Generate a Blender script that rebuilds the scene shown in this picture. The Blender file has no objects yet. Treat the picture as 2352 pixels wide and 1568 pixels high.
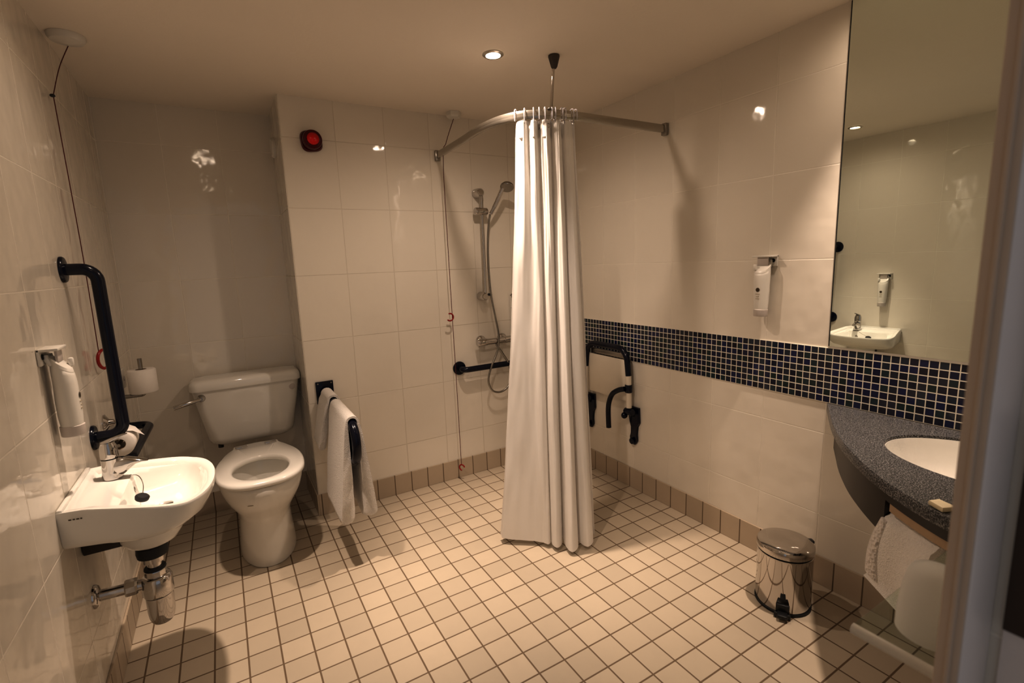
import bpy, bmesh, math, random
from mathutils import Vector, Matrix, noise
random.seed(7)
S = bpy.context.scene
C = S.collection
PI = math.pi
# room dimensions (metres): right-hand wall XR, left XL, back wall YB, niche YN, boxing side XB, ceiling H
XL, XR, YB, YN, XB, H, YF = -0.665, 1.678, -0.007, 0.376, 0.085, 2.128, -2.519

# ------------------------------------------------------------------ materials
def N(t, ty, **kw):
    n = t.nodes.new(ty)
    for k, v in kw.items(): setattr(n, k, v)
    return n
def new_mat(name):
    m = bpy.data.materials.new(name); m.use_nodes = True
    t = m.node_tree; b = t.nodes['Principled BSDF']
    return m, t, b
def math_n(t, op, a, b=None, c=None):
    n = N(t, 'ShaderNodeMath', operation=op)
    for i, v in enumerate((a, b, c)):
        if v is None: continue
        if isinstance(v, (int, float)): n.inputs[i].default_value = v
        else: t.links.new(v, n.inputs[i])
    return n.outputs[0]
def mixc(t, f, a, b):
    n = N(t, 'ShaderNodeMix', data_type='RGBA')
    for i, v in ((0, f), (6, a), (7, b)):
        if isinstance(v, (int, float)): n.inputs[i].default_value = v
        elif isinstance(v, tuple): n.inputs[i].default_value = (*v, 1)
        else: t.links.new(v, n.inputs[i])
    return n.outputs[2]
def bump(t, b, h, dist=1.0, strength=1.0):
    n = N(t, 'ShaderNodeBump'); n.inputs['Strength'].default_value = strength
    n.inputs['Distance'].default_value = dist
    t.links.new(h, n.inputs['Height']); t.links.new(n.outputs[0], b.inputs['Normal'])
def noise_n(t, vec, scale, detail=2.0, rough=.5):
    n = N(t, 'ShaderNodeTexNoise'); n.inputs['Scale'].default_value = scale
    n.inputs['Detail'].default_value = detail; n.inputs['Roughness'].default_value = rough
    if vec is not None: t.links.new(vec, n.inputs['Vector'])
    return n
def plain(name, col, rough=.4, metal=0., var=.06, nscale=12., bmp=0., bscale=200., spec=.5, coat=0.):
    """simple procedural material: base colour broken up by noise, optional fine bump"""
    m, t, b = new_mat(name)
    tc = N(t, 'ShaderNodeTexCoord')
    nz = noise_n(t, tc.outputs['Object'], nscale, 3)
    lo = tuple(max(0, c * (1 - var)) for c in col); hi = tuple(min(1, c * (1 + var)) for c in col)
    t.links.new(mixc(t, nz.outputs['Fac'], lo, hi), b.inputs['Base Color'])
    b.inputs['Roughness'].default_value = rough; b.inputs['Metallic'].default_value = metal
    b.inputs['Specular IOR Level'].default_value = spec
    if coat: b.inputs['Coat Weight'].default_value = coat; b.inputs['Coat Roughness'].default_value = .05
    if bmp:
        n2 = noise_n(t, tc.outputs['Object'], bscale, 3); bump(t, b, n2.outputs['Fac'], bmp)
    return m

def tile_mat(name, u_x, u_y, v, pu, pv, joint, tile, grout, var=.05, rough=.07, wave=0., wscale=9., floor=False,
             gr_rough=.7, mottle=.06, only_u=False, jd=.0006, tint=None):
    """square/rectangular tiling laid out in the room's own coordinates"""
    m, t, b = new_mat(name)
    g = N(t, 'ShaderNodeNewGeometry'); sp = N(t, 'ShaderNodeSeparateXYZ'); t.links.new(g.outputs['Position'], sp.inputs[0])
    X, Y, Z = sp.outputs
    if floor:
        u = math_n(t, 'DIVIDE', math_n(t, 'SUBTRACT', X, u_x), pu)
        w = math_n(t, 'DIVIDE', math_n(t, 'SUBTRACT', Y, u_y), pv)
    else:
        sn = N(t, 'ShaderNodeSeparateXYZ'); t.links.new(g.outputs['True Normal'], sn.inputs[0])
        sel = math_n(t, 'GREATER_THAN', math_n(t, 'ABSOLUTE', sn.outputs[0]), .5)
        ux = math_n(t, 'DIVIDE', math_n(t, 'SUBTRACT', X, u_x), pu); uy = math_n(t, 'DIVIDE', math_n(t, 'SUBTRACT', Y, u_y), pu)
        u = math_n(t, 'ADD', math_n(t, 'MULTIPLY', ux, math_n(t, 'SUBTRACT', 1., sel)), math_n(t, 'MULTIPLY', uy, sel))
        w = math_n(t, 'DIVIDE', math_n(t, 'SUBTRACT', Z, v), pv)
    def edge(q, p):
        f = math_n(t, 'FRACT', q)
        d = math_n(t, 'MULTIPLY', math_n(t, 'MINIMUM', f, math_n(t, 'SUBTRACT', 1., f)), p)
        mr = N(t, 'ShaderNodeMapRange', interpolation_type='SMOOTHSTEP')
        t.links.new(d, mr.inputs['Value']); mr.inputs['From Min'].default_value = joint * .32; mr.inputs['From Max'].default_value = joint * .62
        return mr.outputs[0]
    mask = edge(u, pu) if only_u else math_n(t, 'MINIMUM', edge(u, pu), edge(w, pv))
    cell = N(t, 'ShaderNodeCombineXYZ')
    t.links.new(math_n(t, 'FLOOR', u), cell.inputs[0])
    if not only_u: t.links.new(math_n(t, 'FLOOR', w), cell.inputs[1])
    wn = N(t, 'ShaderNodeTexWhiteNoise', noise_dimensions='3D'); t.links.new(cell.outputs[0], wn.inputs['Vector'])
    nz = noise_n(t, g.outputs['Position'], 14, 5, .6)
    if tint:
        cr = N(t, 'ShaderNodeValToRGB'); cr.color_ramp.interpolation = 'CONSTANT'
        el = cr.color_ramp.elements
        el[0].position = 0; el[0].color = (*tint[0], 1); el[1].position = 1 / len(tint); el[1].color = (*tint[1], 1)
        for i, c in enumerate(tint[2:]):
            e = el.new((i + 2) / len(tint)); e.color = (*c, 1)
        t.links.new(wn.outputs['Value'], cr.inputs[0]); col = cr.outputs[0]
    else:
        lo = tuple(c * (1 - var) for c in tile); hi = tuple(min(1, c * (1 + var)) for c in tile)
        col = mixc(t, wn.outputs['Value'], lo, hi)
        dark = tuple(c * (1 - mottle * 2.2) for c in tile)
        mr = N(t, 'ShaderNodeMapRange'); t.links.new(nz.outputs['Fac'], mr.inputs[0])
        mr.inputs[1].default_value = .45; mr.inputs[2].default_value = .75
        mr.inputs[4].default_value = min(1., mottle * 8)
        col = mixc(t, math_n(t, 'MULTIPLY', mr.outputs[0], .5), col, dark)
    t.links.new(mixc(t, mask, grout, col), b.inputs['Base Color'])
    r = math_n(t, 'ADD', math_n(t, 'MULTIPLY', math_n(t, 'SUBTRACT', 1., mask), gr_rough - rough), rough)
    t.links.new(r, b.inputs['Roughness'])
    h = math_n(t, 'MULTIPLY', mask, jd)
    if wave:
        off = N(t, 'ShaderNodeVectorMath', operation='ADD'); sc = N(t, 'ShaderNodeVectorMath', operation='SCALE')
        t.links.new(wn.outputs['Color'], sc.inputs[0]); sc.inputs['Scale'].default_value = 7
        t.links.new(g.outputs['Position'], off.inputs[0]); t.links.new(sc.outputs[0], off.inputs[1])
        n2 = noise_n(t, off.outputs[0], wscale, 1.5, .45)
        h = math_n(t, 'ADD', h, math_n(t, 'MULTIPLY', n2.outputs['Fac'], wave))
    bump(t, b, h, 1.0)
    return m

M = {}
M['wall'] = tile_mat('cream_wall_tile', .338, -1.727, .617, .25, .33, .0042, (.77, .72, .635), (.84, .79, .70),
                     var=.012, rough=.075, wave=.0034, wscale=10., mottle=.02, gr_rough=.5)
M['back'] = tile_mat('cream_wall_tile_grey_joint', .338, -1.727, .617, .25, .33, .0036, (.78, .73, .645), (.68, .625, .535), var=.012, rough=.075, wave=.0034, wscale=10., mottle=.02, gr_rough=.5)
M['floor'] = tile_mat('beige_floor_tile', 0, 0, 0, .1, .1, .0058, (.535, .462, .362), (.175, .120, .072), var=.07, rough=.42, floor=True, mottle=.06, wave=.0003, wscale=16)
M['skirt'] = tile_mat('beige_skirting_tile', 0, 0, 0, .1, .1, .0055, (.50, .415, .315), (.17, .12, .075), var=.06, rough=.38, mottle=.06, only_u=True)
M['mosaic'] = tile_mat('blue_mosaic', 0, .004, .7415, .02605, .02605, .0034, (1, 1, 1), (.80, .76, .66), rough=.06, tint=[
    (.012, .014, .045), (.018, .018, .035), (.010, .012, .028), (.020, .036, .044), (.014, .018, .070), (.026, .029, .045),
    (.014, .012, .022), (.015, .028, .030), (.012, .016, .060), (.024, .032, .050)], wave=.0005, wscale=30)
M['ceiling'] = plain('ceiling_paint', (.86, .79, .69), .75, var=.02, nscale=3, bmp=.0006, bscale=60)
M['china'] = plain('white_vitreous_china', (.80, .775, .72), .07, var=.015, nscale=4, spec=.55)
M['seat'] = plain('white_seat_plastic', (.80, .77, .71), .16, var=.01)
M['chrome'] = plain('polished_chrome', (.58, .56, .54), .07, 1., var=.03)
M['steel'] = plain('polished_steel', (.62, .59, .56), .05, 1., var=.03, nscale=3)
M['satin'] = plain('satin_steel', (.36, .34, .31), .26, 1., var=.05)
M['alu'] = plain('anodised_aluminium', (.50, .47, .42), .24, .9, var=.05)
M['navy'] = plain('navy_coated_metal', (.004, .005, .014), .2, var=.1, spec=.38)
M['black'] = plain('black_plastic', (.012, .012, .013), .38, var=.2)
M['rubber'] = plain('black_rubber', (.010, .010, .010), .55, var=.2)
M['plastic'] = plain('white_plastic', (.74, .71, .65), .30, var=.02)
M['cap'] = plain('frosted_cap_plastic', (.55, .50, .46), .35, var=.02)
M['cream'] = plain('cream_coated_metal', (.72, .66, .56), .22, var=.02)
M['red'] = plain('red_plastic', (.30, .008, .006), .3, var=.05)
M['redcord'] = plain('red_cord', (.10, .012, .010), .8, var=.2)
M['paper'] = plain('toilet_paper', (.82, .78, .73), .9, var=.03, bmp=.0004, bscale=300)
M['card'] = plain('beige_wrapped_card', (.72, .63, .45), .5)
M['apron'] = plain('dark_brown_laminate', (.013, .009, .007), .35, var=.15)
M['wood'] = plain('pale_wood', (.42, .30, .19), .45, var=.12, nscale=30)
M['bracket'] = plain('dark_stained_wood', (.022, .013, .008), .4, var=.3, nscale=20)
M['paint'] = plain('painted_door_frame', (.80, .73, .68), .38, var=.04, nscale=20)
M['stop'] = plain('stop_warm_light_tint', (.58, .47, .37), .4, var=.05, nscale=25)  # warm room light on the frame, put into the paint colour
M['strike'] = plain('dark_bronze', (.07, .045, .030), .4, .3, var=.3)
M['ink'] = plain('brown_ink', (.055, .035, .015), .5)
M['inkpale'] = plain('pale_grey_ink', (.40, .34, .25), .5)
M['hole'] = plain('dark_hole', (.004, .004, .004), .8)
M['ironwork'] = plain('grey_metal_cup', (.10, .085, .075), .4, .7)

def terry(name, col, amp, sc):
    m, t, b = new_mat(name); tc = N(t, 'ShaderNodeTexCoord')
    vo = N(t, 'ShaderNodeTexVoronoi'); vo.inputs['Scale'].default_value = sc; t.links.new(tc.outputs['Object'], vo.inputs['Vector'])
    nz = noise_n(t, tc.outputs['Object'], sc * .3, 4)
    t.links.new(mixc(t, nz.outputs['Fac'], tuple(c * .86 for c in col), col), b.inputs['Base Color'])
    b.inputs['Roughness'].default_value = .95; b.inputs['Specular IOR Level'].default_value = .1
    b.inputs['Sheen Weight'].default_value = .25
    bump(t, b, math_n(t, 'ADD', vo.outputs['Distance'], math_n(t, 'MULTIPLY', nz.outputs['Fac'], 1.2)), amp)
    return m
M['towel'] = terry('white_terry_cloth', (.86, .82, .77), .0016, 320)
M['terry'] = terry('looped_terry_edge', (.86, .80, .74), .006, 120)
M['gum'] = plain('dark_red_plastic', (.075, .002, .003), .3, var=.1, spec=.3)
def lens_mat():
    m, t, b = new_mat('red_alarm_lens'); b.inputs['Base Color'].default_value = (.16, .003, .003, 1)
    lw = N(t, 'ShaderNodeLayerWeight'); lw.inputs[0].default_value = .35
    f = math_n(t, 'SUBTRACT', 1., lw.outputs['Facing'])
    t.links.new(mixc(t, math_n(t, 'POWER', f, 3.), (.10, .001, .001), (.80, .006, .005)), b.inputs['Base Color'])
    b.inputs['Roughness'].default_value = .15
    return m
M['lens'] = lens_mat()
def granite():
    m, t, b = new_mat('speckled_grey_granite'); tc = N(t, 'ShaderNodeTexCoord')
    n1 = noise_n(t, tc.outputs['Object'], 330, 2, .75); n2 = noise_n(t, tc.outputs['Object'], 40, 3)
    cr = N(t, 'ShaderNodeValToRGB'); t.links.new(n1.outputs['Fac'], cr.inputs[0])
    cr.color_ramp.elements[0].position = .36; cr.color_ramp.elements[0].color = (.008, .008, .009, 1)
    cr.color_ramp.elements[1].position = .66; cr.color_ramp.elements[1].color = (.34, .33, .32, 1)
    e = cr.color_ramp.elements.new(.5); e.color = (.055, .055, .058, 1)
    t.links.new(cr.outputs[0], b.inputs['Base Color']); b.inputs['Roughness'].default_value = .28
    return m
M['granite'] = granite()
def fabric():
    m, t, b = new_mat('white_curtain_fabric'); tc = N(t, 'ShaderNodeTexCoord')
    nz = noise_n(t, tc.outputs['Object'], 9, 3)
    c = mixc(t, nz.outputs['Fac'], (.95, .92, .88), (.97, .95, .92))
    t.links.new(c, b.inputs['Base Color']); b.inputs['Roughness'].default_value = .42
    b.inputs['Specular IOR Level'].default_value = .35
    wv = noise_n(t, tc.outputs['Object'], 700, 1); bump(t, b, wv.outputs['Fac'], .0002)
    tr = N(t, 'ShaderNodeBsdfTranslucent'); t.links.new(c, tr.inputs[0])
    mx = N(t, 'ShaderNodeMixShader'); mx.inputs[0].default_value = .22
    t.links.new(b.outputs[0], mx.inputs[1]); t.links.new(tr.outputs[0], mx.inputs[2])
    t.links.new(mx.outputs[0], t.nodes['Material Output'].inputs[0])
    return m
M['fabric'] = fabric()
def glass(name, col, rough, ior=1.5, trans=1.):
    m, t, b = new_mat(name); tc = N(t, 'ShaderNodeTexCoord')
    nz = noise_n(t, tc.outputs['Object'], 20, 2)
    t.links.new(mixc(t, nz.outputs['Fac'], tuple(c * .97 for c in col), col), b.inputs['Base Color'])
    b.inputs['Roughness'].default_value = rough; b.inputs['IOR'].default_value = ior
    b.inputs['Transmission Weight'].default_value = trans
    return m
def thin_glass():
    m, t, b = new_mat('shelf_glass'); tc = N(t, 'ShaderNodeTexCoord'); nz = noise_n(t, tc.outputs['Object'], 5, 1)
    tr = N(t, 'ShaderNodeBsdfTransparent'); gl = N(t, 'ShaderNodeBsdfGlossy'); gl.inputs['Roughness'].default_value = .03
    t.links.new(mixc(t, nz.outputs['Fac'], (.90, .945, .91), (.91, .95, .92)), tr.inputs[0])
    lw = N(t, 'ShaderNodeLayerWeight'); lw.inputs[0].default_value = .5
    fr = math_n(t, 'ADD', math_n(t, 'MULTIPLY', math_n(t, 'POWER', lw.outputs['Facing'], 4.), .5), .04)
    mx = N(t, 'ShaderNodeMixShader'); t.links.new(fr, mx.inputs[0]); t.links.new(tr.outputs[0], mx.inputs[1]); t.links.new(gl.outputs[0], mx.inputs[2])
    t.links.new(mx.outputs[0], t.nodes['Material Output'].inputs[0]); return m
M['glass'] = thin_glass()
M['acrylic'] = glass('milky_acrylic_edge', (.86, .82, .76), .25, 1.3, .35)
M['frost'] = glass('frosted_tumbler_glass', (.98, .97, .94), .45, 1.15, .55)
M['clearhook'] = glass('clear_hook_plastic', (.9, .88, .92), .15, 1.4, .6)
def mirror_mat():
    m, t, b = new_mat('silvered_mirror'); tc = N(t, 'ShaderNodeTexCoord'); nz = noise_n(t, tc.outputs['Object'], 2, 1)
    t.links.new(mixc(t, nz.outputs['Fac'], (.80, .86, .80), (.81, .87, .81)), b.inputs['Base Color'])
    b.inputs['Metallic'].default_value = 1; b.inputs['Roughness'].default_value = .003
    return m
M['mirror'] = mirror_mat()
def emit(name, col, st):
    m, t, b = new_mat(name); b.inputs['Base Color'].default_value = (0, 0, 0, 1)
    tc = N(t, 'ShaderNodeTexCoord'); nz = noise_n(t, tc.outputs['Object'], 30, 1)
    t.links.new(mixc(t, nz.outputs['Fac'], tuple(c * .96 for c in col), col), b.inputs['Emission Color'])
    b.inputs['Emission Strength'].default_value = st
    return m
M['lamp'] = emit('lit_halogen_lamp', (1., .80, .60), 40.)

# ------------------------------------------------------------------ geometry helpers
V = Vector
def catmull(P, n=8, closed=False):
    P = [V(p) for p in P]; out = []; k = len(P)
    rng = range(k) if closed else range(k - 1)
    for i in rng:
        if closed: p0, p1, p2, p3 = P[(i - 1) % k], P[i], P[(i + 1) % k], P[(i + 2) % k]
        else: p0, p1, p2, p3 = P[max(i - 1, 0)], P[i], P[i + 1], P[min(i + 2, k - 1)]
        for j in range(n):
            s = j / n
            out.append(.5 * ((2 * p1) + (p2 - p0) * s + (2 * p0 - 5 * p1 + 4 * p2 - p3) * s * s + (3 * p1 - p0 - 3 * p2 + p3) * s ** 3))
    if not closed: out.append(P[-1])
    return out
def fillet(P, r, n=8):
    """polyline with rounded corners"""
    P = [V(p) for p in P]; out = [P[0]]
    for i in range(1, len(P) - 1):
        a, b, c = P[i - 1], P[i], P[i + 1]
        d1 = (a - b).normalized(); d2 = (c - b).normalized(); ang = d1.angle(d2)
        tl = min(r / math.tan(ang / 2), (a - b).length * .49, (c - b).length * .49)
        rr = tl * math.tan(ang / 2); p1 = b + d1 * tl; p2 = b + d2 * tl
        bis = (d1 + d2).normalized(); ce = b + bis * (rr / math.sin(ang / 2))
        v1 = p1 - ce; v2 = p2 - ce; om = v1.angle(v2)
        for j in range(n + 1):
            s = j / n
            out.append(ce + (v1 * math.sin((1 - s) * om) + v2 * math.sin(s * om)) / math.sin(om))
    out.append(P[-1]); return out
class MB:
    def __init__(s): s.bm = bmesh.new()
    def loft(s, rings, cap0=True, cap1=True, closed=True):
        vs = [[s.bm.verts.new(p) for p in r] for r in rings]; n = len(vs[0])
        for a, b in zip(vs, vs[1:]):
            for i in range(n if closed else n - 1):
                j = (i + 1) % n
                s.bm.faces.new((a[i], a[j], b[j], b[i]))
        if cap0: s.bm.faces.new(vs[0][::-1])
        if cap1: s.bm.faces.new(vs[-1])
        return s
    def tube(s, P, r, n=16, caps=True, closed=False):
        P = [V(p) for p in P]; k = len(P); rings = []; u = None
        for i in range(k):
            if closed: t = (P[(i + 1) % k] - P[i - 1]).normalized()
            else: t = (P[min(i + 1, k - 1)] - P[max(i - 1, 0)]).normalized()
            if u is None:
                u = t.orthogonal().normalized()
            u = (u - t * u.dot(t)).normalized(); w = t.cross(u)
            rr = r[i] if isinstance(r, (list, tuple)) else r
            rings.append([P[i] + (u * math.cos(2 * PI * j / n) + w * math.sin(2 * PI * j / n)) * rr for j in range(n)])
        if closed: rings.append(rings[0]); s.loft(rings, False, False); bmesh.ops.remove_doubles(s.bm, verts=s.bm.verts, dist=1e-6)
        else: s.loft(rings, caps, caps)
        return s
    def lathe(s, prof, o=(0, 0, 0), axis=(0, 0, 1), n=32, caps=True):
        """prof: (radius, distance along axis)"""
        o = V(o); a = V(axis).normalized(); u = a.orthogonal().normalized(); w = a.cross(u)
        rings = [[o + a * z + (u * math.cos(2 * PI * j / n) + w * math.sin(2 * PI * j / n)) * max(r, 1e-4) for j in range(n)] for r, z in prof]
        return s.loft(rings, caps, caps)
    def box(s, c, d, bev=0., rot=None, seg=2):
        m = Matrix.Translation(V(c)) @ (rot.to_4x4() if rot else Matrix()) @ Matrix.Diagonal((*d, 1))
        g = bmesh.ops.create_cube(s.bm, size=1, matrix=m)
        if bev:
            es = list({e for v in g['verts'] for e in v.link_edges})
            bmesh.ops.bevel(s.bm, geom=es, offset=bev, segments=seg, profile=.5, affect='EDGES')
        return s
    def prism(s, pts, d, bev=0.):
        """flat outline pts (3-D, coplanar) extruded by vector d"""
        d = V(d); n = len(pts)
        a = [s.bm.verts.new(V(p)) for p in pts]; b = [s.bm.verts.new(V(p) + d) for p in pts]
        fs = [s.bm.faces.new(a[::-1]), s.bm.faces.new(b)]
        fs += [s.bm.faces.new((a[i], a[(i + 1) % n], b[(i + 1) % n], b[i])) for i in range(n)]
        if bev: bmesh.ops.bevel(s.bm, geom=list({e for f in fs[:2] for e in f.edges}), offset=bev, segments=2, profile=.5, affect='EDGES')
        return s
    def sphere(s, c, r, sc=(1, 1, 1), n=20):
        bmesh.ops.create_uvsphere(s.bm, u_segments=n, v_segments=n // 2, radius=r, matrix=Matrix.Translation(V(c)) @ Matrix.Diagonal((*sc, 1)))
        return s
    def build(s, name, mat, parent=None, smooth=True, ang=40, sub=0):
        bm = s.bm; bmesh.ops.recalc_face_normals(bm, faces=bm.faces)
        me = bpy.data.meshes.new(name); bm.to_mesh(me); bm.free()
        o = bpy.data.objects.new(name, me); C.objects.link(o)
        me.materials.append(M[mat])
        if smooth:
            me.polygons.foreach_set('use_smooth', [True] * len(me.polygons)); me.set_sharp_from_angle(angle=math.radians(ang))
        if sub:
            md = o.modifiers.new('sub', 'SUBSURF'); md.levels = md.render_levels = sub
        if parent is not None:
            o.parent = parent; o.matrix_parent_inverse = Matrix.Translation(-V(parent.location))
        return o
def thing(name, label, cat, loc, group=None):
    o = bpy.data.objects.new(name, None); C.objects.link(o); o.location = loc; o.empty_display_size = .05
    o['label'] = label; o['category'] = cat
    if group: o['group'] = group
    return o
def tag(o, label, cat, group=None):
    o['label'] = label; o['category'] = cat
    if group: o['group'] = group
    return o
def struct(o): o['kind'] = 'structure'; return o
def slab(name, mat, x0, x1, y0, y1, z0, z1, bev=0.):
    return struct(MB().box(((x0 + x1) / 2, (y0 + y1) / 2, (z0 + z1) / 2), (x1 - x0, y1 - y0, z1 - z0), bev).build(name, mat, smooth=False))

# ------------------------------------------------------------------ the room
slab('floor', 'floor', XL - .1, XR + .1, -4.2, YN + .1, -.06, 0)
slab('ceiling', 'ceiling', XL - .1, XR + .1, -2.74, YN + .1, H, H + .06)
slab('wall_left', 'wall', XL - .1, XL, -2.74, YN, 0, H)
slab('wall_right', 'wall', XR, XR + .1, -2.74, YB, 0, H)
slab('wall_back', 'back', XB, XR + .1, YB, YN, 0, H)
slab('wall_niche', 'wall', XL - .1, XR + .1, YN, YN + .1, 0, H)
# front wall with the doorway the camera looks through
fw = MB()
fw.box(((.34 + XR) / 2, (YF - 2.74) / 2, H / 2), (XR - .34, 2.74 + YF, H))
fw.box(((XL - .6) / 2, (YF - 2.74) / 2, H / 2), (-.6 - XL, 2.74 + YF, H))
fw.box((-.13, (YF - 2.74) / 2, (2.05 + H) / 2), (.94, 2.74 + YF, H - 2.05))
struct(fw.build('wall_front', 'wall', smooth=False))
HS = .1175
def skirt(name, x0, x1, y0, y1):
    slab(name, 'skirt', x0, x1, y0, y1, 0, HS, .002)
skirt('baseboard_left', XL, XL + .008, YF, YN - .008)
skirt('baseboard_right', XR - .008, XR, YF, YB - .008)
skirt('baseboard_back', XB, XR, YB - .008, YB)
skirt('baseboard_niche', XL, XB - .008, YN - .008, YN)
skirt('baseboard_boxing', XB - .008, XB, YB - .008, YN)
slab('trim_1', 'mosaic', XR - .004, XR, YF, YB, .7415, .950)          # mosaic band
slab('trim_2', 'plastic', XR - .005, XR, YF, -1.728, .950, .957)      # light bead under the mirror
# door frame: lining with a stop, then the rebate with the strike plate
d = struct(MB().box((.305, -2.528, 1.025), (.07, .018, 2.05), .003).build('door_1', 'paint'))
MB().box((.2690, -2.5275, 1.02), (.003, .0165, 2.04), .001).build('warm_lit_stop_face', 'stop', d)  # thin skin over the frame face, coloured as if lit warm from the room
MB().box((.2668, -2.5285, 1.02), (.003, .004, 2.04), .001).build('bead', 'stop', d)
MB().box((.3375, -2.64, 1.02), (.005, .19, 2.04), .001).build('rebate_lining', 'paint', d)
sp = MB().box((.3335, -2.562, 1.06), (.003, .034, .20), .001).build('strike_plate', 'strike', d)
MB().box((.3315, -2.563, 1.06), (.002, .016, .09), .0005).build('latch_opening', 'hole', sp)
slab('trim_3', 'paint', -.6, .27, YF - .018, YF, 2.0, 2.06, .002)     # frame head
slab('trim_4', 'paint', -.66, -.6, YF - .018, YF, 0, 2.05, .002)      # left frame leg

# ------------------------------------------------------------------ mirror, downlights
mir = thing('wall_mirror', 'tall frameless wall mirror above the mosaic band, reaching the ceiling', 'mirror', (XR - .004, -2.12, .957))
MB().box((XR - .004, (YF - 1.728) / 2, (.957 + H - .003) / 2), (.004, -1.728 - YF, H - .96), 0).build('mirror_glass', 'mirror', mir, smooth=False)
MB().box((XR - .0035, -1.7265, (.957 + H - .003) / 2), (.006, .003, H - .96)).build('polished_edge', 'hole', mir, smooth=False)

V = Vector
LIGHTS = [(.797, -.832), (-.235, -.865), (1.50, -1.872), (-.20, -1.75)]
POOL = [82, 72, 64, 42]      # tight halogen beam
SPILL = [25, 6.0, 3.2, .6]    # soft spill around it
LBL = ['lit recessed ceiling downlight in front of the shower curtain rail',
       'recessed ceiling downlight in front of the toilet, seen only in the mirror',
       'recessed ceiling downlight above the granite vanity counter',
       'recessed ceiling downlight over the floor by the small basin']
def downlight(i, x, y):
    t = thing('ceiling_downlight', LBL[i], 'light', (x, y, H), 'recessed ceiling downlights')
    MB().lathe([(.0425, -.0005), (.0425, -.004), (.036, -.008), (.030, -.007), (.029, -.0015)], (x, y, H), (0, 0, 1), 40, False).build('bezel', 'alu', t)
    MB().lathe([(.029, -.002), (.012, -.004), (.0001, -.005)], (x, y, H), (0, 0, 1), 32, False).build('lamp', 'lamp', t)
    for nm, en, cone in (('downlight_beam', POOL[i], (54, 54, 60, 54)[i]), ('downlight_spill', SPILL[i], 168)):
        l = bpy.data.lights.new(nm, 'SPOT'); l.energy = en; l.color = (1., .812, .68)
        l.spot_size = math.radians(cone); l.spot_blend = 1.; l.shadow_soft_size = .024
        lo = bpy.data.objects.new(nm, l); C.objects.link(lo); lo.location = (x, y, H - .012)
        if i == 3 and nm == 'downlight_beam': lo.rotation_euler = V((1.15, .78, -1.35)).to_track_quat('-Z', 'Y').to_euler()   # beam tilt added to brighten the front of the curtain
for i, (x, y) in enumerate(LIGHTS): downlight(i, x, y)

# ------------------------------------------------------------------ toilet
def egg(yf, yb, hw, z, n=48, cx=-.175, yw=.55, pf=2.15, pb=2.3):
    """egg-shaped outline: front at yf, back at yb, widest at fraction yw from the front"""
    yc = yf + (yb - yf) * yw; out = []
    for i in range(n):
        a = 2 * PI * i / n; c, s = math.cos(a), math.sin(a)
        p = pf if s < 0 else pb
        x = hw * math.copysign(abs(c) ** (2 / p), c); y = (yc - yf if s < 0 else yb - yc) * math.copysign(abs(s) ** (2 / p), s)
        out.append((cx + x, yc + y, z))
    return out
t = thing('toilet', 'white close-coupled toilet with open seat in the tiled niche', 'toilet', (-.175, .0, 0))
prof = [(-.368, .20, .122, .002), (-.372, .20, .121, .03), (-.375, .20, .114, .10), (-.378, .20, .111, .17), (-.385, .19, .114, .215),
        (-.405, .18, .130, .255), (-.440, .17, .150, .295), (-.472, .16, .164, .335), (-.490, .15, .172, .375), (-.496, .15, .175, .405), (-.494, .15, .174, .418), (-.488, .145, .168, .423)]
inner = [(-.452, -.10, .118, .423), (-.445, -.11, .112, .405), (-.43, -.12, .10, .35), (-.40, -.15, .082, .28), (-.35, -.18, .06, .235), (-.31, -.22, .035, .225)]
MB().loft([egg(a, b, h, z, yw=.45) for a, b, h, z in prof] + [egg(a, b, h, z) for a, b, h, z in inner]).build('pan', 'china', t, ang=60)
MB().lathe([(.0001, 0), (.006, .001), (.0001, .002)], (-.155, -.26, .232)).build('drain_opening', 'hole', t)
# seat ring with flat hinge shelf at the back
def seat_out(z, g=0.):
    P = [(-.5, 0), (-.492, .075), (-.455, .130), (-.39, .165), (-.31, .178), (-.22, .178), (-.14, .165), (-.07, .140), (-.01, .113), (.035, .098), (.05, .085)]
    pts = [(y, w) for y, w in P]
    loop = [(-.175 + w - math.copysign(g, w), y + (g if y < -.4 else (-g if y > 0 else 0)), z) for y, w in pts[1:]] + \
           [(-.175 - w + g, y + (g if y < -.4 else (-g if y > 0 else 0)), z) for y, w in pts[:0:-1]]
    loop = [(-.175, -.5 + g, z)] + loop
    c = catmull(loop, 4, True); return c
def seat_hole(z, g=0., n=84):
    return [(-.175 + (.113 + g) * math.sin(2 * PI * i / n), -.305 - (.147 + g) * math.cos(2 * PI * i / n), z) for i in range(n)]
so = seat_out(.426, .006); n = len(so)
MB().loft([seat_hole(.427, .004, n), seat_out(.426, .006), seat_out(.432, .0), seat_out(.446, .0), seat_out(.452, .008), seat_hole(.452, .010, n), seat_hole(.447, .001, n), seat_hole(.434, -.001, n), seat_hole(.427, .004, n)], False, False).build('seat', 'seat', t, ang=70)
for sx in (-.265, -.085):
    x = -.175 + (sx + .175) * .72
    MB().box((x, .005, .456), (.052, .026, .007), .002, Matrix.Rotation(.1, 3, 'Z')).build('hinge', 'chrome', t)
def rrect(cx, cy, hx, hy, r, z, n=6):
    out = []
    for k, (sx, sy) in enumerate(((1, 1), (-1, 1), (-1, -1), (1, -1))):
        for j in range(n + 1):
            a = PI / 2 * k + PI / 2 * j / n
            out.append((cx + sx * (hx - r) + r * math.cos(a), cy + sy * (hy - r) + r * math.sin(a), z))
    return out
cis = []
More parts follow.
